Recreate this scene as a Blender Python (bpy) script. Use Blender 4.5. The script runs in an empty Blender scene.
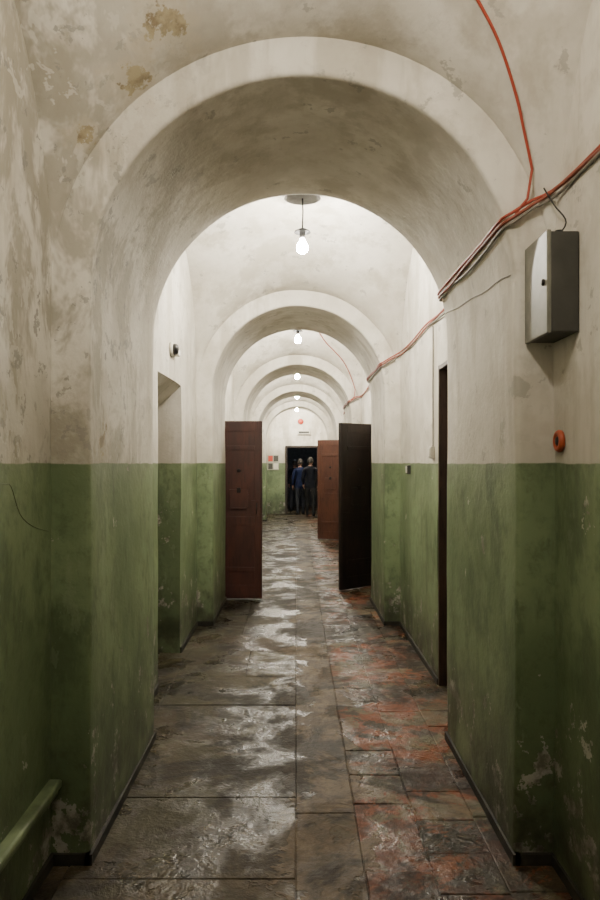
import bpy, math, random
from mathutils import Vector, noise, Matrix
random.seed(4)
CX=0.026; R=0.846; W=1.0; ZS=2.3; H=1.35; PW=4.0
scn=bpy.context.scene
col=scn.collection

# ------------------------------------------------------------ helpers
def link(o,parent=None):
    col.objects.link(o)
    if parent: o.parent=parent
    return o
def empty(name,loc=(0,0,0),rz=0):
    e=bpy.data.objects.new(name,None); e.location=loc; e.rotation_euler=(0,0,rz); e.empty_display_size=.1
    return link(e)
def mesh_obj(name,vs,fs,mat=None,smooth=False,parent=None):
    me=bpy.data.meshes.new(name); me.from_pydata([tuple(v) for v in vs],[],fs); me.update()
    if smooth:
        for p in me.polygons: p.use_smooth=True
    o=bpy.data.objects.new(name,me)
    if mat: me.materials.append(mat)
    return link(o,parent)
def box(name,lo,hi,mat,parent=None,bev=0.0,seg=2):
    x0,y0,z0=lo; x1,y1,z1=hi
    vs=[(x0,y0,z0),(x1,y0,z0),(x1,y1,z0),(x0,y1,z0),(x0,y0,z1),(x1,y0,z1),(x1,y1,z1),(x0,y1,z1)]
    fs=[(3,2,1,0),(4,5,6,7),(0,1,5,4),(1,2,6,5),(2,3,7,6),(3,0,4,7)]
    o=mesh_obj(name,vs,fs,mat,False,parent)
    if bev>0:
        m=o.modifiers.new('b','BEVEL'); m.width=bev; m.segments=seg
    return o
def lathe(name,prof,mat,parent=None,loc=(0,0,0),axis='Z',seg=24,smooth=True):
    vs=[];fs=[]
    for r,z in prof:
        for i in range(seg):
            a=2*math.pi*i/seg
            vs.append((r*math.cos(a),r*math.sin(a),z))
    n=len(prof)
    for j in range(n-1):
        for i in range(seg):
            fs.append((j*seg+i,j*seg+(i+1)%seg,(j+1)*seg+(i+1)%seg,(j+1)*seg+i))
    if prof[0][0]>1e-4: fs.append(tuple(reversed(range(seg))))
    if prof[-1][0]>1e-4: fs.append(tuple(range((n-1)*seg,n*seg)))
    M={'Z':Matrix.Identity(3),'X':Matrix.Rotation(math.pi/2,3,'Y'),'-X':Matrix.Rotation(-math.pi/2,3,'Y'),'-Y':Matrix.Rotation(math.pi/2,3,'X')}[axis]
    vs=[M@Vector(v)+Vector(loc) for v in vs]
    return mesh_obj(name,vs,fs,mat,smooth,parent)
def curve(name,pts,r,mat,parent=None,smooth=True):
    cu=bpy.data.curves.new(name,'CURVE'); cu.dimensions='3D'; cu.bevel_depth=r; cu.bevel_resolution=3
    s=cu.splines.new('POLY'); s.points.add(len(pts)-1)
    for i,p in enumerate(pts): s.points[i].co=(p[0],p[1],p[2],1)
    cu.materials.append(mat)
    return link(bpy.data.objects.new(name,cu),parent)
def densify(pts,n=6):
    out=[]
    P=[Vector(p) for p in pts]
    for i in range(len(P)-1):
        p0=P[max(i-1,0)];p1=P[i];p2=P[i+1];p3=P[min(i+2,len(P)-1)]
        for k in range(n):
            t=k/n
            out.append(.5*((2*p1)+(p2-p0)*t+(2*p0-5*p1+4*p2-p3)*t*t+(3*p1-p0-3*p2+p3)*t**3))
    out.append(P[-1]); return out
def wob(p):
    v=Vector(p)
    d=noise.noise_vector(v*0.9)*0.010+noise.noise_vector(v*3.3)*0.005
    return v+d

# ------------------------------------------------------------ materials
class NT:
    def __init__(s,name):
        s.m=bpy.data.materials.new(name); s.m.use_nodes=True; s.t=s.m.node_tree; s.n=s.t.nodes; s.l=s.t.links
        s.b=s.n['Principled BSDF']
        s.geo=s.n.new('ShaderNodeNewGeometry')
        s.pos=s.geo.outputs['Position']
    def noise(s,scale,detail=4,rough=.55,vec=None,dist=0):
        n=s.n.new('ShaderNodeTexNoise'); n.inputs['Scale'].default_value=scale; n.inputs['Detail'].default_value=min(detail,5)
        n.inputs['Roughness'].default_value=rough; n.inputs['Distortion'].default_value=dist
        s.l.new(vec or s.pos,n.inputs['Vector']); return n.outputs['Fac']
    def mapv(s,scale,loc=(0,0,0)):
        n=s.n.new('ShaderNodeMapping'); n.inputs['Scale'].default_value=scale; n.inputs['Location'].default_value=loc
        s.l.new(s.pos,n.inputs['Vector']); return n.outputs['Vector']
    def ramp(s,v,a,b,c0=0,c1=1):
        n=s.n.new('ShaderNodeMapRange'); n.interpolation_type='SMOOTHSTEP'
        n.inputs['From Min'].default_value=a; n.inputs['From Max'].default_value=b
        n.inputs['To Min'].default_value=c0; n.inputs['To Max'].default_value=c1
        s.l.new(v,n.inputs['Value']); return n.outputs['Result']
    def math(s,op,a,b=0.0):
        n=s.n.new('ShaderNodeMath'); n.operation=op
        for i,x in enumerate((a,b)):
            if isinstance(x,(int,float)): n.inputs[i].default_value=x
            else: s.l.new(x,n.inputs[i])
        return n.outputs[0]
    def bump(s,h,strength=.3,dist=.01):
        n=s.n.new('ShaderNodeBump'); n.inputs['Strength'].default_value=strength; n.inputs['Distance'].default_value=dist
        s.l.new(h,n.inputs['Height']); s.l.new(n.outputs['Normal'],s.b.inputs['Normal'])
    def sep(s):
        n=s.n.new('ShaderNodeSeparateXYZ'); s.l.new(s.pos,n.inputs[0]); return n.outputs
    def dist(s,p):
        n=s.n.new('ShaderNodeVectorMath'); n.operation='DISTANCE'; s.l.new(s.pos,n.inputs[0]); n.inputs[1].default_value=p
        return n.outputs['Value']
def rgba_mix(nt,f,a,b,bt='MIX'):
    n=nt.n.new('ShaderNodeMix'); n.data_type='RGBA'; n.blend_type=bt
    fi=n.inputs[0]; A=n.inputs[6]; B=n.inputs[7]
    for sock,x in ((fi,f),(A,a),(B,b)):
        if isinstance(x,(int,float)): sock.default_value=x
        elif isinstance(x,tuple): sock.default_value=(*x,1)
        else: nt.l.new(x,sock)
    return n.outputs[2]
NT.mix=rgba_mix

PATCH=(((-.47,2.58,3.17),.085),((-.58,2.66,3.04),.08),((-.80,2.7,2.85),.03),((-.82,3.0,1.70),.03))
def plaster(t,z):
    n1=t.noise(1.3,4,.62); n2=t.noise(4.5,5,.65); streak=t.noise(1.0,5,.65,vec=t.mapv((3.2,3.2,.5)))
    c=t.mix(t.ramp(n1,.40,.60),(.74,.71,.64),(.60,.57,.50))
    c=t.mix(t.ramp(n2,.47,.62,0,.45),c,(.49,.455,.38))
    c=t.mix(t.ramp(streak,.50,.63,0,.55),c,(.41,.375,.295))
    x,y,_=t.sep()[:3]
    lm=t.math('MULTIPLY',t.ramp(x,-.98,-.2,1,.15),t.ramp(y,3.2,4.4,1,.15))
    st=t.ramp(t.noise(2.2,5,.72,vec=t.mapv((1.3,1.3,.7),(3,7,2)),dist=.4),.45,.56,0,.75)
    c=t.mix(t.math('MULTIPLY',lm,st),c,(.31,.285,.22))
    fl=t.ramp(t.noise(3.1,5,.72,vec=t.mapv((1,1,.8),(8,2,5)),dist=.3),.57,.585,0,.6)
    c=t.mix(t.math('MULTIPLY',lm,fl),c,(.68,.66,.59))
    n3=t.noise(6,5,.68); c=t.mix(t.ramp(n3,.62,.65,0,.55),c,(.31,.295,.255))
    fk=t.ramp(t.noise(9,5,.7,vec=t.mapv((1,1,1),(4,4,9))),.59,.62,0,.75)
    c=t.mix(t.math('MULTIPLY',lm,fk),c,(.27,.26,.235))
    wob_=t.math('MULTIPLY',t.math('SUBTRACT',t.noise(9,5,.7),.5),.42)
    for p,r in PATCH:
        dd=t.math('ADD',t.dist(p),wob_)
        c=t.mix(t.ramp(dd,r+.02,r+.09,.4,0),c,(.52,.46,.34))
        c=t.mix(t.ramp(dd,r-.02,r+.008,.9,0),c,t.mix(t.ramp(n3,.4,.6),(.42,.35,.21),(.21,.16,.09)))
    return c
def mat_wall():
    t=NT('painted_plaster'); z=t.sep()[2]
    c=plaster(t,z)
    g1=t.noise(1.1,4,.6); g2=t.noise(10,5,.7); g3=t.noise(2.2,5,.7,vec=t.mapv((2,2,.8),(4,4,4)))
    g=t.mix(t.ramp(g1,.40,.60),(.195,.255,.135),(.130,.178,.090))
    g=t.mix(t.ramp(g2,.48,.68,0,.55),g,(.082,.108,.053))
    g=t.mix(t.ramp(g3,.50,.64,0,.6),g,(.065,.090,.046))
    g=t.mix(t.ramp(t.noise(7,5,.75,vec=t.mapv((1,1,.5),(7,7,1))),.60,.64,0,.3),g,(.26,.31,.20))
    low=t.ramp(z,.05,.8,1,0)
    chip=t.math('ADD',t.noise(4.5,5,.74),t.math('MULTIPLY',low,.12))
    chipm=t.ramp(chip,.655,.665)
    g=t.mix(chipm,g,t.mix(t.ramp(g2,.4,.6),(.47,.45,.38),(.19,.18,.14)))
    grime=t.ramp(z,.0,.7,.98,0)
    g=t.mix(t.math('MULTIPLY',grime,t.ramp(t.noise(5,5),.3,.65,.25,.9)),g,(.028,.026,.017))
    edge=t.math('ADD',z,t.math('MULTIPLY',t.math('SUBTRACT',t.noise(6,3),.5),.018))
    m=t.ramp(edge,1.595,1.601,1,0)
    dirt=t.ramp(z,1.6,2.2,.6,0)
    c=t.mix(t.math('MULTIPLY',dirt,g1),c,(.31,.285,.22))
    out=t.mix(m,c,g)
    t.l.new(out,t.b.inputs['Base Color'])
    rg=t.ramp(m,0,1,.9,.5); t.l.new(rg,t.b.inputs['Roughness'])
    h=t.math('ADD',t.math('MULTIPLY',t.noise(3,4,.6),1.0),t.math('MULTIPLY',t.noise(28,3,.7),.25))
    h=t.math('SUBTRACT',h,t.math('MULTIPLY',chipm,.12))
    t.bump(h,.5,.020); return t.m
def mat_ceiling():
    t=NT('vault_plaster')
    c=plaster(t,None)
    t.l.new(c,t.b.inputs['Base Color']); t.b.inputs['Roughness'].default_value=.9
    h=t.math('ADD',t.noise(3,4,.6),t.math('MULTIPLY',t.noise(25,3,.7),.25)); t.bump(h,.5,.020)
    return t.m
def mat_floor(name='worn_floor_slabs',attr=True):
    t=NT(name)
    if attr:
        a=t.n.new('ShaderNodeAttribute'); a.attribute_name='tone'; c=a.outputs['Color']
    else: c=t.mix(.5,(.024,.018,.011),(.024,.018,.011))
    n1=t.noise(1.7,5,.68,dist=.4); n2=t.noise(5,5,.72,dist=.3); n3=t.noise(30,4,.7)
    x=t.sep()[0]
    xw=t.math('ADD',x,t.math('MULTIPLY',t.math('SUBTRACT',t.noise(2.6,5,.7,dist=.6),.5),1.1))
    strip=t.math('MULTIPLY',t.ramp(xw,-.02,.0),t.ramp(xw,.26,.28,1,0))
    c=t.mix(t.ramp(n1,.44,.58,0,.75),c,(.028,.020,.010))
    c=t.mix(t.ramp(n2,.54,.62,0,.35),c,(.10,.078,.047))
    right=t.ramp(x,.22,.36)
    red=t.math('MULTIPLY',right,t.ramp(t.noise(3.6,5,.74,vec=t.mapv((1,1,1),(5,3,1)),dist=.5),.48,.54,0,.85))
    c=t.mix(red,c,(.18,.056,.023))
    gr=t.math('MULTIPLY',right,t.ramp(t.noise(3.0,5,.74,vec=t.mapv((1,1,1),(9,1,4)),dist=.5),.51,.56,0,.7))
    c=t.mix(gr,c,(.115,.108,.066))
    ol=t.math('MULTIPLY',t.ramp(x,-.2,.0,1,0),t.ramp(t.noise(2.4,5,.74,vec=t.mapv((1,1,1),(3,6,1)),dist=.5),.50,.56,0,.6))
    c=t.mix(ol,c,(.062,.058,.033))
    c=t.mix(t.math('MULTIPLY',strip,.9),c,t.mix(t.ramp(n2,.4,.6),(.125,.090,.053),(.065,.046,.027)))
    dk=t.ramp(t.noise(1.3,5,.7,vec=t.mapv((1,1,1),(2,8,4)),dist=.6),.46,.54,0,.8); c=t.mix(dk,c,(.013,.010,.0055))
    c=t.mix(t.ramp(n3,.4,.8,0,.45),c,(.010,.008,.005))
    t.l.new(c,t.b.inputs['Base Color'])
    rr=t.ramp(t.noise(2.6,5,.7,dist=.4),.40,.58,.22,.72); rr=t.math('MAXIMUM',rr,t.math('MULTIPLY',strip,.6)); t.l.new(rr,t.b.inputs['Roughness'])
    t.b.inputs['Specular IOR Level'].default_value=.27
    h=t.math('ADD',t.math('MULTIPLY',n2,1.3),t.math('MULTIPLY',n3,.4)); h=t.math('ADD',h,t.math('MULTIPLY',strip,.25)); t.bump(h,.7,.018)
    return t.m
def mat_simple(name,c,rough=.6,metal=0,var=.25,scale=12,bump=.1,spec=.5):
    t=NT(name)
    n=t.noise(scale,4,.6)
    cc=t.mix(t.ramp(n,.3,.7),tuple(x*(1+var) for x in c),tuple(x*(1-var) for x in c))
    t.l.new(cc,t.b.inputs['Base Color']); t.b.inputs['Roughness'].default_value=rough; t.b.inputs['Metallic'].default_value=metal
    t.b.inputs['Specular IOR Level'].default_value=spec
    if bump: t.bump(n,bump,.004)
    return t.m
def mat_door(name,c1,c2):
    t=NT(name)
    n=t.noise(3,5,.65,vec=t.mapv((2,2,.7))); n2=t.noise(22,4,.7,vec=t.mapv((2,2,.25)))
    c=t.mix(t.ramp(n,.35,.65),c1,c2); c=t.mix(t.ramp(n2,.5,.7,0,.7),c,tuple(x*.35 for x in c2))
    t.l.new(c,t.b.inputs['Base Color']); t.b.inputs['Roughness'].default_value=.5
    t.bump(n2,.3,.004); return t.m
def mat_emit(name,c,s):
    t=NT(name); t.b.inputs['Base Color'].default_value=(*c,1); t.b.inputs['Emission Color'].default_value=(*c,1); t.b.inputs['Emission Strength'].default_value=s
    return t.m
MW=mat_wall(); MC=mat_ceiling(); MF=mat_floor()
M_mortar=mat_floor('joint_dirt',False)
M_base=mat_simple('black_skirting_paint',(.020,.018,.012),.7,var=.7,scale=7)
M_gtrim=mat_simple('green_gloss_trim',(.14,.18,.095),.45,var=.4,scale=6)
M_brown=mat_door('brown_door_paint',(.066,.018,.011),(.036,.0105,.0075))
M_brown2=mat_door('ochre_door_paint',(.085,.029,.014),(.058,.019,.010))
M_black=mat_door('dark_and_backlit_umber_paint',(.022,.012,.009),(.009,.006,.005))
M_frame=mat_door('brown_frame_paint',(.060,.035,.024),(.036,.021,.015))
M_iron=mat_simple('dark_iron',(.022,.018,.016),.5,.5)
M_grey=mat_simple('grey_enamel',(.17,.17,.14),.5,.2,var=.15)
M_greyd=mat_simple('dark_and_shaded_grey_enamel',(.05,.05,.043),.5,.2,var=.15)
M_orange=mat_simple('red_orange_cable',(.36,.055,.028),.5,var=.1)
M_redcab=mat_simple('faded_red_cable',(.26,.07,.042),.6,var=.2)
M_greycab=mat_simple('grey_cable',(.20,.18,.15),.6)
M_dark=mat_simple('dark_plastic',(.012,.012,.012),.4)
M_plate=mat_simple('grey_plate',(.17,.17,.17),.5)
M_white=mat_simple('white_plastic',(.6,.58,.5),.4,var=.05)
M_paper=mat_simple('notice_paper',(.33,.34,.28),.7,var=.2)
M_red=mat_simple('alarm_red',(.42,.05,.025),.4,var=.05)
M_org=mat_simple('orange_plastic',(.42,.08,.03),.45,var=.05)
M_dimroom=mat_simple('dim_room_shade_plaster',(.05,.05,.05),.9)  # far room's dimness put into its wall colour
M_bulb=mat_emit('glowing_bulb',(1.0,.93,.81),1800)
M_bulb_dim=mat_emit('glowing_bulb_weak',(1.0,.90,.75),640)
M_bulb_added=mat_emit('added_far_room_bulb',(.8,.9,1.0),160)  # for the unseen bulb added to lighten the far room

# ------------------------------------------------------------ layout
ARCH=[(-1.3,-.04),(2.79,4.05),(6.88,8.14),(10.98,12.24),(15.07,16.33),(19.2,19.8)]
BAYS=[(-.04,2.79),(4.05,6.88),(8.14,10.98),(12.24,15.07),(16.33,19.2),(19.8,22.0)]
def vaultz(xl,y,bay):
    y0,y1=bay; yc=(y0+y1)/2; L=(y1-y0)/2
    zl=math.sqrt(max(0,1-(xl/W)**2)); zc=H*math.sqrt(max(0,1-((y-yc)/L)**2))
    return ZS+(zl**PW+zc**PW)**(1/PW)
PROF_O=.157
for k,(yf,yb) in enumerate(ARCH):
    path=[]
    for i in range(14): path.append((-R,-.02+(ZS+.02)*i/14,-1,0))
    for i in range(57):
        a=math.pi-math.pi*i/56; path.append((R*math.cos(a),ZS+R*math.sin(a),math.cos(a),math.sin(a)))
    for i in range(13,-1,-1): path.append((R,-.02+(ZS+.02)*i/14,1,0))
    prof=[(PROF_O,yf),(.10,yf),(.05,yf),(.02,yf),(.008,yf+.004),(.002,yf+.010),(0,yf+.022)]
    n=max(3,int((yb-yf)/.1))
    for i in range(1,n): prof.append((0,yf+.022+(yb-yf-.044)*i/n))
    prof+=[(0,yb-.022),(.002,yb-.010),(.008,yb-.004),(.02,yb),(.05,yb),(.10,yb),(PROF_O,yb)]
    vs=[];fs=[];m=len(prof)
    for (px,pz,nx,nz) in path:
        for (o,y) in prof: vs.append(wob((CX+px+nx*o,y,pz+nz*o)))
    for i in range(len(path)-1):
        for j in range(m-1): fs.append((i*m+j,i*m+j+1,(i+1)*m+j+1,(i+1)*m+j))
    mesh_obj('wall_arch_%d'%(k+1),vs,fs,MW,True)
# vaulted ceiling
vs=[];fs=[]
for (y0,y1) in BAYS:
    nu,nv=44,44; b0=len(vs)
    for i in range(nu+1):
        u=-math.pi/2+math.pi*i/nu
        for j in range(nv+1):
            v=-math.pi/2+math.pi*j/nv
            x=math.sin(u)*W; y=(y0+y1)/2+(y1-y0)/2*math.sin(v)
            z=ZS+((max(0,math.cos(u)))**PW+(H*max(0,math.cos(v)))**PW)**(1/PW)
            vs.append(wob((CX+x,y,z)))
    for i in range(nu):
        for j in range(nv): a=b0+i*(nv+1)+j; fs.append((a,a+1,a+nv+2,a+nv+1))
mesh_obj('ceiling',vs,fs,MC,True)
# side walls with doorways : y0,y1,top,depth,slope
DOORS={-1:[(4.95,5.90,2.25,.34,.30),(8.30,8.98,2.14,1.2,0),(13.0,13.7,2.14,.22,0),(17.3,18.0,2.14,.22,0)],
        1:[(4.32,5.04,2.30,.12,0),(9.14,9.80,2.14,1.2,0),(13.75,14.42,2.14,1.2,0),(17.3,18.0,2.14,.22,0)]}
for side,nm in ((-1,'wall_left'),(1,'wall_right')):
    vs=[];fs=[]
    def grid(fn,n,m):
        b=len(vs)
        for i in range(n+1):
            for j in range(m+1): vs.append(wob(fn(i/n,j/m)))
        for i in range(n):
            for j in range(m): a=b+i*(m+1)+j; fs.append((a,a+1,a+m+2,a+m+1))
    X=CX+side*W
    for (y0,y1) in BAYS:
        yc=(y0+y1)/2; L=(y1-y0)/2
        ys=[yc+L*math.sin(-math.pi/2+math.pi*i/30) for i in range(31)]
        ds=[d for d in DOORS[side] if y0<d[0]<y1]
        for d in ds: ys=[y for y in ys if min(abs(y-d[0]),abs(y-d[1]))>.02]+[d[0],d[1]]
        ys=sorted(ys)
        for a,b in zip(ys[:-1],ys[1:]):
            zb=-.02
            for d in ds:
                if a>=d[0]-1e-6 and b<=d[1]+1e-6: zb=d[2]
            ta=ZS+H*math.sqrt(max(0,1-((a-yc)/L)**2))+.005; tb=ZS+H*math.sqrt(max(0,1-((b-yc)/L)**2))+.005
            grid(lambda s,t:(X,a+(b-a)*s,zb+((ta+(tb-ta)*s)-zb)*t),1,18)
        for d in ds:
            X2=X+side*d[3]; zt=d[2]; zi=d[2]-d[4]
            grid(lambda s,t:(X+(X2-X)*s,d[0],(zt+(zi-zt)*s)*t-.01*(1-t)),4,12)
            grid(lambda s,t:(X+(X2-X)*s,d[1],(zt+(zi-zt)*s)*t-.01*(1-t)),4,12)
            grid(lambda s,t:(X+(X2-X)*s,d[0]+(d[1]-d[0])*t,zt+(zi-zt)*s),4,8)
            if d[3]>1: grid(lambda s,t:(X2,d[0]+(d[1]-d[0])*s,zi*t),3,8)
    mesh_obj(nm,vs,fs,MW,False)
def xwall(nm,y,xs,zs,hole=None,mat=MW):
    vs=[];fs=[]
    for x in xs:
        for z in zs: vs.append((x,y,z))
    m=len(zs)
    for i in range(len(xs)-1):
        for j in range(m-1):
            if hole and hole[0]-1e-6<=xs[i] and xs[i+1]<=hole[1]+1e-6 and zs[j+1]<=hole[2]+1e-6: continue
            fs.append((i*m+j,i*m+j+1,(i+1)*m+j+1,(i+1)*m+j))
    return mesh_obj(nm,vs,fs,mat)
xwall('wall_back',-1.3,[-1.1,0,1.15],[-.02,2,3.4])
D0,D1,DT=-.27,.66,2.07
xwall('wall_end',22.0,[-1.1,-.6,D0,D1,.9,1.2],[-.02,.5,1,1.5,DT,2.5,3,3.9],(D0,D1,DT))
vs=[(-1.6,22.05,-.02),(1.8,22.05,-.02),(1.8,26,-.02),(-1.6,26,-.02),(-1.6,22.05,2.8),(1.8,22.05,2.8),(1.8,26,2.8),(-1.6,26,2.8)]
mesh_obj('wall_far_room',vs,[(4,5,6,7),(1,2,6,5),(2,3,7,6),(3,0,4,7)],M_dimroom)
fr=empty('door_frame',(0,0,0))
box('jamb_left',(D0-.07,21.93,0),(D0,22.06,DT+.07),M_black,fr,.008)
box('jamb_right',(D1,21.93,0),(D1+.07,22.06,DT+.07),M_black,fr,.008)
box('head',(D0,21.93,DT),(D1,22.06,DT+.07),M_black,fr,.008)

# floor slabs
vs=[];fs=[];cols=[]
def slab(x0,x1,y0,y1,c,gap=.0022):
    g=gap; h=random.uniform(-.003,.003); e=.004
    b=len(vs)
    x0+=g;x1-=g;y0+=g;y1-=g
    t=[random.uniform(-.002,.002) for _ in range(4)]
    vs.extend([(x0,y0,-.02),(x1,y0,-.02),(x1,y1,-.02),(x0,y1,-.02),
      (x0,y0,h-.003),(x1,y0,h-.003),(x1,y1,h-.003),(x0,y1,h-.003),
      (x0+e,y0+e,h+t[0]),(x1-e,y0+e,h+t[1]),(x1-e,y1-e,h+t[2]),(x0+e,y1-e,h+t[3])])
    f=[(0,1,5,4),(1,2,6,5),(2,3,7,6),(3,0,4,7),(4,5,9,8),(5,6,10,9),(6,7,11,10),(7,4,8,11),(8,9,10,11)]
    for q in f: fs.append(tuple(b+i for i in q)); cols.append(c)
def jit(c,a=.2):
    k=1+random.uniform(-a,a); return tuple(max(0,x*k*(1+random.uniform(-.06,.06))) for x in c)
fixed=[2.05,2.69,3.35,4.04,4.63]
yy=[-1.3,-.6,.05,.75,1.4]+fixed
while yy[-1]<26: yy.append(yy[-1]+random.choice([.55,.62,.7,.85]))
for a,b in zip(yy[:-1],yy[1:]):
    sp=random.choice([None,-.42,-.5,-.38]) if a>4.6 else (None if a>2 else -.4)
    ed=[-1.5,-.90,0.0] if sp is None else [-1.5,-.90,sp,0.0]
    for p,q in zip(ed[:-1],ed[1:]): slab(p,q,a,b,jit((.055,.044,.025),.38))
y=-1.3
while y<26:
    d=random.choice([1.2,1.9,2.6]); slab(0,.27,y,y+d,jit((.075,.056,.033),.15),.001); y+=d
for ix in range(4):
    x0=.27+.265*ix; y=-1.3+random.uniform(0,.2)
    while y<26:
        d=random.choice([.27,.30,.55]); slab(x0,x0+.265,y,y+d,jit(random.choice([(.066,.045,.026),(.115,.045,.024),(.068,.058,.036),(.045,.035,.023)]),.35),.0018); y+=d
fl=mesh_obj('floor',vs,fs,MF)
at=fl.data.color_attributes.new('tone','FLOAT_COLOR','CORNER')
for p in fl.data.polygons:
    for li in p.loop_indices: at.data[li].color=(*cols[p.index],1)
box('floor_mortar_bed',(-2.4,-1.4,-.06),(2.4,26.2,-.005),M_mortar)

# baseboards (follow wall outline)
for side,nm in ((-1,'baseboard_left'),(1,'baseboard_right')):
    vs=[];fs=[]
    def bb(x0,x1,y0,y1,h):
        b=len(vs); vs.extend([(x0,y0,-.01),(x1,y0,-.01),(x1,y1,-.01),(x0,y1,-.01),(x0,y0,h),(x1,y0,h),(x1,y1,h),(x0,y1,h)])
        fs.extend([tuple(b+i for i in q) for q in [(3,2,1,0),(4,5,6,7),(0,1,5,4),(1,2,6,5),(2,3,7,6),(3,0,4,7)]])
    xi=CX+side*R; xw=CX+side*W
    for (a,b_) in ARCH[1:]:
        bb(min(xi-side*.010,xi+side*.02),max(xi-side*.010,xi+side*.02),a-.010,b_+.010,.045)
        for yy_ in ((a-.010,a+.02),(b_-.02,b_+.010)): bb(min(xi,xw),max(xi,xw),yy_[0],yy_[1],.045)
    for (a,b_) in BAYS:
        ds=[d for d in DOORS[side] if a<d[0]<b_]; cur=a
        for d in ds:
            bb(min(xw-side*.010,xw+side*.02),max(xw-side*.010,xw+side*.02),cur,d[0],.045); cur=d[1]
        bb(min(xw-side*.010,xw+side*.02),max(xw-side*.010,xw+side*.02),cur,b_,.045)
    mesh_obj(nm,vs,fs,M_base)
# ledge along near left wall
tr=empty('trim_1',(0,0,0))
XL=CX-W
box('ledge_board',(XL-.01,-.03,.312),(XL+.045,2.785,.345),M_gtrim,tr,.010,3)
box('ledge_apron',(XL-.01,-.03,.285),(XL+.03,2.785,.312),M_gtrim,tr,.006)

# ------------------------------------------------------------ pendant bulbs
for k,(y0,y1) in enumerate(BAYS+[(23,25)]):  # last entry is an unseen lamp added to brighten the far room
    yc=(y0+y1)/2; zc=vaultz(0,yc,(y0,y1)) if k<6 else 2.8
    zb=3.30 if k<5 else (3.2 if k==5 else 2.4)
    e=empty('pendant_lamp',(CX+(.024 if k==1 else 0),yc,zb))
    top=zc-zb
    lathe('ceiling_plate',[(.0,top+.01),(.04,top+.01),(.04,top-.05),(.13,top-.060),(.145,top-.075),(.13,top-.08),(.03,top-.078),(.0,top-.078)],M_plate,e)
    curve('cord',[(0,0,top-.06),(0.004,0,top*.6),(0,0,.12)],.006,M_dark,e)
    lathe('shade_disc',[(.0,.135),(.022,.130),(.062,.108),(.065,.098),(.03,.112),(0,.115)],M_dark,e)
    lathe('socket',[(.0,.118),(.022,.115),(.024,.065),(.018,.05),(0,.05)],M_dark,e)
    lathe('bulb',[(.0,.055),(.016,.05),(.022,.034),(.040,.004),(.046,-.02),(.039,-.047),(.020,-.062),(.0,-.066)],M_bulb_dim if k==0 else (M_bulb_added if k==6 else M_bulb),e,seg=14)

# ------------------------------------------------------------ doors
def door(name,hx,hy,ang,w,h,mat,th=.055,flip=1):
    e=empty(name,(hx,hy,.012),ang)
    box('leaf',(0,-th/2,0),(w,th/2,h),mat,e,.005)
    for s in (-1,1):
        y=s*th/2
        def p(n,x0,x1,z0,z1,t,m,bv=.003): return box(n,(x0,min(y,y+s*t),z0),(x1,max(y,y+s*t),z1),m,e,bv)
        for (x0,x1,z0,z1) in ((0.01,.09,0.01,h-.01),(w-.09,w-.01,.01,h-.01),(.09,w-.09,h-.12,h-.01),(.09,w-.09,.01,.16),(.09,w-.09,.86,.96)):
            p('rail',x0,x1,z0,z1,.008,mat)
        for zz in (.32,h-.34): p('iron_strap',.0,w*.85,zz,zz+.05,.012,mat)
        p('food_hatch',w*.32,w*.72,1.06,1.28,.014,mat,.006)
        p('hatch_hinge',w*.36,w*.68,1.045,1.065,.02,mat)
        p('hatch_bolt',w*.48,w*.56,1.24,1.30,.024,M_iron)
        p('lock_plate',w-.13,w-.02,.97,1.15,.014,mat)
        lathe('peephole_cover',[(0,.0),(.022,.0),(.022,.010),(.015,.014),(0,.014)],M_iron,e,(w*.52,y if s<0 else y+.014,1.5),'-Y',16)
    curve('pull_handle',[(w-.06,-th/2-.01,.99),(w-.06,-th/2-.05,1.01),(w-.06,-th/2-.05,1.1),(w-.06,-th/2-.01,1.12)],.007,M_iron,e)
    for zz in (.25,1.0,h-.25): lathe('hinge_barrel',[(0,0),(.013,0),(.013,.11),(0,.11)],M_iron,e,(-.006,-th/2,zz),'Z',12)
    return e
door('door_1',CX-W+.012,8.235,-0.03,.565,2.08,M_brown)
door('door_2',CX+W-.01,9.12,math.radians(180+39),.60,2.09,M_black,.06)  # leaf seen against the light: that darkness is put into its colour
door('door_3',CX+W-.01,14.46,math.radians(180-22),.60,2.07,M_brown2)
for n,(s,d,m) in enumerate([(-1,DOORS[-1][0],M_brown),(-1,DOORS[-1][2],M_brown),(-1,DOORS[-1][3],M_brown),(1,DOORS[1][0],M_brown),(1,DOORS[1][3],M_brown)]):
    X=CX+s*(W+d[3]-.03)
    door('door_%d'%(n+4),X,d[0]+.03,math.pi/2,d[1]-d[0]-.06,d[2]-d[4]-.05,m,.05)
d=DOORS[1][0]; f2=empty('door_frame.001',(0,0,0)); X=CX+W
box('jamb_far',(X-.004,d[1]-.035,0.005),(X+.11,d[1]-.003,d[2]),M_frame,f2,.004)
box('jamb_near',(X-.004,d[0]+.003,0.005),(X+.11,d[0]+.035,d[2]),M_frame,f2,.004)
box('head',(X-.004,d[0]+.035,d[2]-.035),(X+.11,d[1]-.035,d[2]-.003),M_frame,f2,.004)

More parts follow.
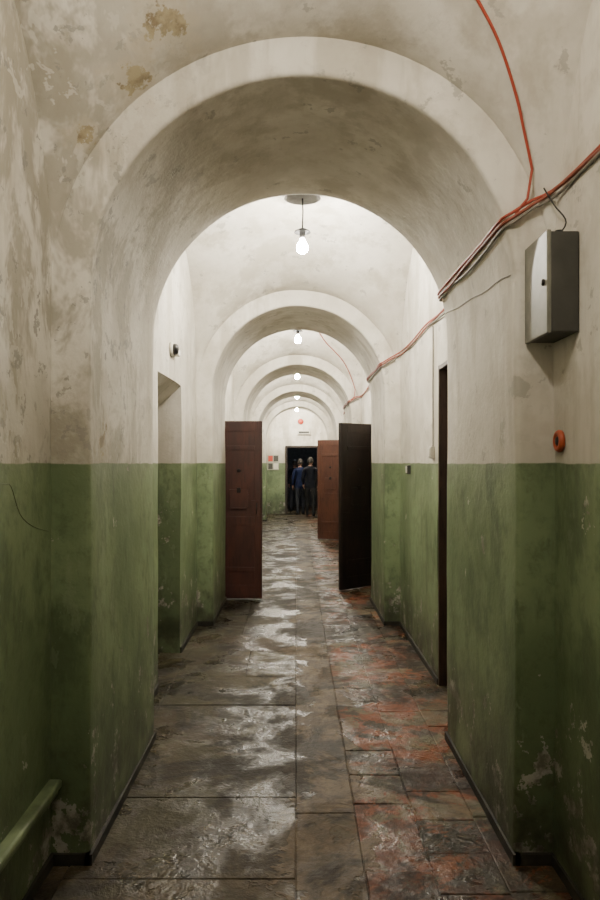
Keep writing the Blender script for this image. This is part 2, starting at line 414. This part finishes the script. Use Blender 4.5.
# ------------------------------------------------------------ cables
def cablepath(zo,r,j):
    pts=[]
    rnd=random.Random(j)
    zc=2.56+zo
    sx=math.sqrt(R*R-(zc-ZS)**2)-r
    xw=W-r-.006
    for k,(y0,y1) in enumerate(BAYS[:4]):
        sag=[rnd.uniform(-.02,.02) for _ in range(5)]
        ya=y0+.12; yb=y1-.12
        if k==0: ya=0.0
        for i in range(5):
            t=i/4; pts.append((xw,ya+(yb-ya)*t,2.655+zo+sag[i]))
        if k<3:
            a,b=ARCH[k+1]
            pts+= [(.90,a-.035,2.62+zo),(sx+.03,a-.022-r,2.575+zo),(sx-.004,a+.03,zc)]
            for i in range(1,4): pts.append((sx,a+(b-a)*i/4,zc+rnd.uniform(-.012,.012)))
            pts+= [(sx-.004,b-.03,zc),(sx+.03,b+.022+r,2.575+zo),(.90,b+.035,2.62+zo)]
    return [(CX+p[0],p[1],p[2]) for p in densify(pts,4)]
ca=empty('wall_cable_bundle')
curve('orange_cable',cablepath(.012,.006,1),.006,M_orange,ca)
curve('red_cable',cablepath(-.006,.007,2),.007,M_redcab,ca)
curve('grey_cable',cablepath(-.022,.006,3),.006,M_greycab,ca)
for k in (0,2):
    bay=BAYS[k]; off=bay[1]-2.79
    pl=[(.905,2.745),(.86,2.70),(.815,2.65),(.72,2.56),(.638,2.50),(.55,2.44),(.4,2.3),(.2,1.9),(.06,1.5)]
    pts=[(CX+.84,2.762+off,2.585),(CX+.885,2.755+off,2.64)]
    P2=[Vector((CX+a,b+off,0)) for a,b in pl]
    for v in densify(P2,5):
        z=vaultz(v.x-CX,v.y,bay); pts.append((v.x-.008,v.y-.008,z-.014))
    curve('ceiling_alarm_cable',pts,.0055,M_orange,ca)
curve('box_feed',densify([(CX+.93,2.70,2.66),(CX+.955,2.66,2.58),(CX+.985,2.62,2.50),(CX+.95,2.66,2.44)],5),.003,M_dark,ca)
curve('switch_drop',[(CX+W-.008,5.2,2.62),(CX+W-.008,5.2,1.72)],.005,M_greycab,ca)
def lowwire():
    pts=[]
    for i in range(12):
        y=2.83+1.18*i/11; z=2.36+.10*i/11+.006*math.sin(i*1.3)
        x=math.sqrt(max(0,R*R-max(0,z-ZS)**2))-.003; pts.append(wob((CX+x,y,z)))
    return pts
curve('thin_wire',lowwire(),.0022,M_greycab,ca)
cc=empty('wall_crack')
curve('cord',[wob(p)+Vector((.0,0,0)) for p in densify([(XL,2.0,1.60),(XL,2.3,1.53),(XL,2.38,1.52),(XL,2.46,1.42),(XL,2.6,1.36),(XL,2.76,1.33)],4)],.0022,M_gtrim,cc)  # crack in the wall, drawn as a thin raised green line

# ------------------------------------------------------------ wall fittings
X=CX+W
bx=empty('electrical_box')
box('body',(X-.105,2.53,2.075),(X-.001,2.775,2.44),M_greyd,bx,.006,3)  # shade on the camera-facing end put into a darker grey than the lid
box('lid',(X-.120,2.526,2.070),(X-.103,2.775,2.445),M_grey,bx,.005,3)
lathe('lock',[(0,0),(.012,0),(.012,.006),(.008,.01),(0,.01)],M_iron,bx,(X-.119,2.56,2.26),'-X',14)
for yy_ in (2.6,2.68): lathe('gland',[(0,0),(.014,0),(.014,.025),(0,.025)],M_dark,bx,(X-.05,yy_,2.438),'Z',12)
fb=empty('call_button')
lathe('ring',[(0,0),(.042,0),(.044,.010),(.038,.018),(.026,.020),(.022,.010),(0,.010)],M_org,fb,(X+.002,2.715,1.685),'-X',28)
lathe('button',[(0,.008),(.018,.008),(.018,.016),(.012,.020),(0,.020)],M_dark,fb,(X+.002,2.715,1.685),'-X',20)
def jbox(nm,x,y,z,s,sy,sz,dp,mat,capmat):
    e=empty(nm)
    x=min(wob((x,y+a,z+b)).x for a in (-sy/2,sy/2) for b in (-sz/2,sz/2))-.001
    xa,xb=(x,x-s*dp)
    box('housing',(min(xa,xb),y-sy/2,z-sz/2),(max(xa,xb),y+sy/2,z+sz/2),mat,e,.005,3)
    xb2=xb-s*.008
    box('cover',(min(xb,xb2),y-sy*.36,z-sz*.36),(max(xb,xb2),y+sy*.36,z+sz*.36),capmat,e,.003)
    return e
jbox('light_switch',X,5.2,1.68,1,.08,.09,.03,M_white,M_white)
jbox('light_switch',X,6.3,1.54,1,.07,.08,.03,M_greyd,M_white)
jbox('junction_box',X,8.45,2.45,1,.16,.22,.10,M_greyd,M_grey)
jbox('junction_box',X,12.5,2.35,1,.2,.3,.12,M_white,M_grey)
em=empty('emergency_light')
xe=CX-W
lathe('back_plate',[(0,0),(.055,0),(.058,.015),(.05,.03),(0,.03)],M_white,em,(xe-.002,5.42,2.48),'X',24)
lathe('dome',[(.045,.028),(.042,.05),(.03,.065),(0,.07)],M_dark,em,(xe-.002,5.42,2.48),'X',24)
box('bracket',(xe,5.46,2.45),(xe+.05,5.60,2.50),M_white,em,.006)
sg=empty('exit_sign'); box('panel',(CX+.02,21.93,2.50),(CX+.42,21.995,2.62),M_white,sg,.004); box('legend',(CX+.06,21.925,2.53),(CX+.38,21.931,2.59),M_greyd,sg)
al=empty('fire_alarm_sounder'); lathe('base',[(0,0),(.09,0),(.09,.04),(.05,.08),(0,.08)],M_red,al,(CX+.12,22.0,2.90),'-Y',20)
nb=empty('notice_board')
box('board',(-.90,21.97,1.38),(-.54,21.995,1.86),M_paper,nb,.003)
for i,(a,b) in enumerate([(-.87,1.65),(-.70,1.65),(-.87,1.41),(-.70,1.41)]):
    box('notice_%d'%i,(a,21.962,b),(a+.14,21.971,b+.18),[M_red,M_greyd,M_greyd,M_white][i],nb)

# ------------------------------------------------------------ people
M_skin=mat_simple('skin',(.20,.11,.08),.5,var=.05)
M_hair=mat_simple('dark_hair',(.012,.009,.007),.6,var=.3,scale=60)
M_jean=mat_simple('dark_jeans',(.007,.009,.016),.8)
M_trou=mat_simple('black_trousers',(.005,.005,.006),.8)
M_blue=mat_simple('blue_jacket',(.004,.009,.036),.8,spec=.2)
M_navy=mat_simple('navy_coat',(.004,.005,.010),.8,spec=.2)
M_shoe=mat_simple('shoe_leather',(.01,.009,.008),.5)
def skin_mesh(name,verts,edges,radii,root,sub=2):
    me=bpy.data.meshes.new(name+'_s'); me.from_pydata(verts,edges,[]); me.update()
    o=bpy.data.objects.new(name+'_s',me); col.objects.link(o)
    m=o.modifiers.new('skin','SKIN'); m.use_smooth_shade=True
    lay=me.skin_vertices[0].data if me.skin_vertices else None
    if lay is None:
        bpy.context.view_layer.objects.active=o; bpy.ops.mesh.customdata_skin_add(); lay=me.skin_vertices[0].data
    for i,r in enumerate(radii):
        lay[i].radius=r if isinstance(r,tuple) else (r,r); lay[i].use_root=(i==root)
    s=o.modifiers.new('sub','SUBSURF'); s.levels=sub; s.render_levels=sub
    bpy.context.view_layer.update()
    dg=bpy.context.evaluated_depsgraph_get()
    ev=bpy.data.meshes.new_from_object(o.evaluated_get(dg))
    bpy.data.objects.remove(o); return ev
def person(loc,rz,hgt,jacket,trous,stride,armb,headturn):
    e=empty('person',loc,rz); s=hgt/1.75; e.scale=(s,s,s)   # faces local +Y
    V=[];E=[];Rr=[]
    def add(p,r,par=None):
        V.append(p);Rr.append(r)
        if par is not None:E.append((par,len(V)-1))
        return len(V)-1
    pel=add((0,0,.95),(.155,.115)); wa=add((0,.005,1.12),(.14,.105),pel); ch=add((0,0,1.32),(.165,.12),wa)
    ub=add((0,-.01,1.43),(.12,.09),ch); nk=add((0,0,1.50),(.058,.06),ub); nt=add((0,.015,1.57),(.052,.055),nk)
    hands=[]
    for sd in (-1,1):
        st=stride*sd
        hip=add((sd*.095,0,.86),.098,pel); kn=add((sd*.10,.03+st*.55,.49),.064,hip)
        ca_=add((sd*.10,st*.75-.01,.32),.056,kn); an=add((sd*.10,-.03+st*1.0,.10),.042,ca_)
        hl=add((sd*.10,-.03+st,.05),.045,an); to=add((sd*.115,.13+st,.035),.036,hl)
        sh=add((sd*.175,0,1.415),.07,ub); 
        b=armb[0 if sd<0 else 1]
        el=add((sd*.235,-.03+b*.08,1.14),.048,sh)
        wr=add((sd*(.235-.05*b),.02+b*.22,.90+.18*b),.030,el)
        hands.append((sd,Vector(V[el]),Vector(V[wr])))
    me=skin_mesh('body',V,E,Rr,0)
    for m in (jacket,trous,M_shoe,M_skin): me.materials.append(m)
    for p in me.polygons:
        c=p.center
        if c.z>1.515: p.material_index=3
        elif c.z<.085: p.material_index=2
        elif c.z<.86 and abs(c.x)<.19: p.material_index=1
        else: p.material_index=0
        p.use_smooth=True
    o=bpy.data.objects.new('body',me); link(o,e)
    for sd,el,wr in hands:
        d=(wr-el).normalized(); side=Vector((0,1,0)); side=(side-d*side.dot(d)).normalized(); nrm=d.cross(side)
        V=[];E=[];Rr=[]
        a=add(tuple(wr),.024); pm=add(tuple(wr+d*.05),(.036,.018),a); pe=add(tuple(wr+d*.085),(.038,.016),pm)
        for i,(of,ln) in enumerate(((.03,.065),(.01,.075),(-.01,.07),(-.028,.055))):
            b0=add(tuple(wr+d*.095+side*of),.010,pe); b1=add(tuple(wr+d*(.095+ln*.5)+side*of-nrm*sd*.008),.009,b0)
            add(tuple(wr+d*(.095+ln*.9)+side*of-nrm*sd*.028),.0075,b1)
        t1=add(tuple(wr+d*.05+side*.045),.011,a); add(tuple(wr+d*.085+side*.058),.009,t1)
        hm=skin_mesh('hand',V,E,Rr,0,1); hm.materials.append(M_skin)
        for p in hm.polygons: p.use_smooth=True
        link(bpy.data.objects.new('hand',hm),e)
    vs=[];fs=[]
    nu,nv=28,20
    for j in range(nv+1):
        th=math.pi*j/nv
        for i in range(nu):
            a=2*math.pi*i/nu
            x=math.sin(th)*math.cos(a);y=math.sin(th)*math.sin(a);z=math.cos(th)
            wx=.076*(1-.22*max(0,-z)); wy=.096*(1-.12*max(0,-z)); 
            px,py,pz=x*wx,y*wy,z*.118
            if y>0:
                py+=.022*math.exp(-((x/.16)**2))*math.exp(-(((z+.12)/.16)**2))
                py-=.010*math.exp(-(((abs(x)-.38)/.16)**2))*math.exp(-(((z-.05)/.12)**2))
                py+=.008*math.exp(-((x/.3)**2))*math.exp(-(((z+.5)/.1)**2))
                py+=.012*math.exp(-((x/.35)**2))*math.exp(-(((z+.85)/.15)**2))
            px+=math.copysign(.012,x)*math.exp(-(((abs(x)-.98)/.06)**2))*math.exp(-((z/.2)**2))
            vs.append((px,py,pz))
    for j in range(nv):
        for i in range(nu):
            f=(j*nu+i,j*nu+(i+1)%nu,(j+1)*nu+(i+1)%nu,(j+1)*nu+i); fs.append(f)
    h=mesh_obj('head',vs,fs,M_skin,True,e); h.location=(0,.02,1.655); h.rotation_euler=(0,0,headturn)
    hv=[];hf=[]
    for j in range(14):
        th=math.pi*.62*j/13
        for i in range(nu):
            a=2*math.pi*i/nu; x=math.sin(th)*math.cos(a);y=math.sin(th)*math.sin(a);z=math.cos(th)
            k=1.0 if y<.25 or z>.45 else .86
            hv.append((x*.085*k,y*.106*k-.004,z*.128+.004))
    for j in range(13):
        for i in range(nu): hf.append((j*nu+i,j*nu+(i+1)%nu,(j+1)*nu+(i+1)%nu,(j+1)*nu+i))
    hr=mesh_obj('hair',hv,hf,M_hair,True,e); hr.location=h.location; hr.rotation_euler=h.rotation_euler
    for sx in (-.028,.028):
        ey=lathe('eye',[(0,-.010),(.008,-.006),(.010,0),(.008,.006),(0,.010)],M_dark,e,(sx,.085,0.006),'Z',10); ey.location=h.location; ey.rotation_euler=h.rotation_euler
    return e
person((.13,21.5,.004),0.15,1.70,M_blue,M_jean,.10,(.15,.5),.4)
person((.43,20.95,.004),-.1,1.74,M_navy,M_trou,-.08,(.3,.1),-.3)
person((-.05,23.3,.004),-.3,1.66,M_navy,M_jean,.05,(.2,.3),.5)

# ------------------------------------------------------------ world, camera
w=bpy.data.worlds.new('w'); scn.world=w; w.use_nodes=True
w.node_tree.nodes['Background'].inputs[0].default_value=(.02,.02,.02,1)
cam=bpy.data.cameras.new('camera'); co=bpy.data.objects.new('camera',cam); col.objects.link(co)
co.location=(0,0,1.6); co.rotation_euler=(math.pi/2,0,0)
cam.sensor_fit='VERTICAL'; cam.sensor_height=36; cam.lens=28; cam.clip_start=.02
cam.shift_x=4/900; cam.shift_y=13/900
scn.camera=co
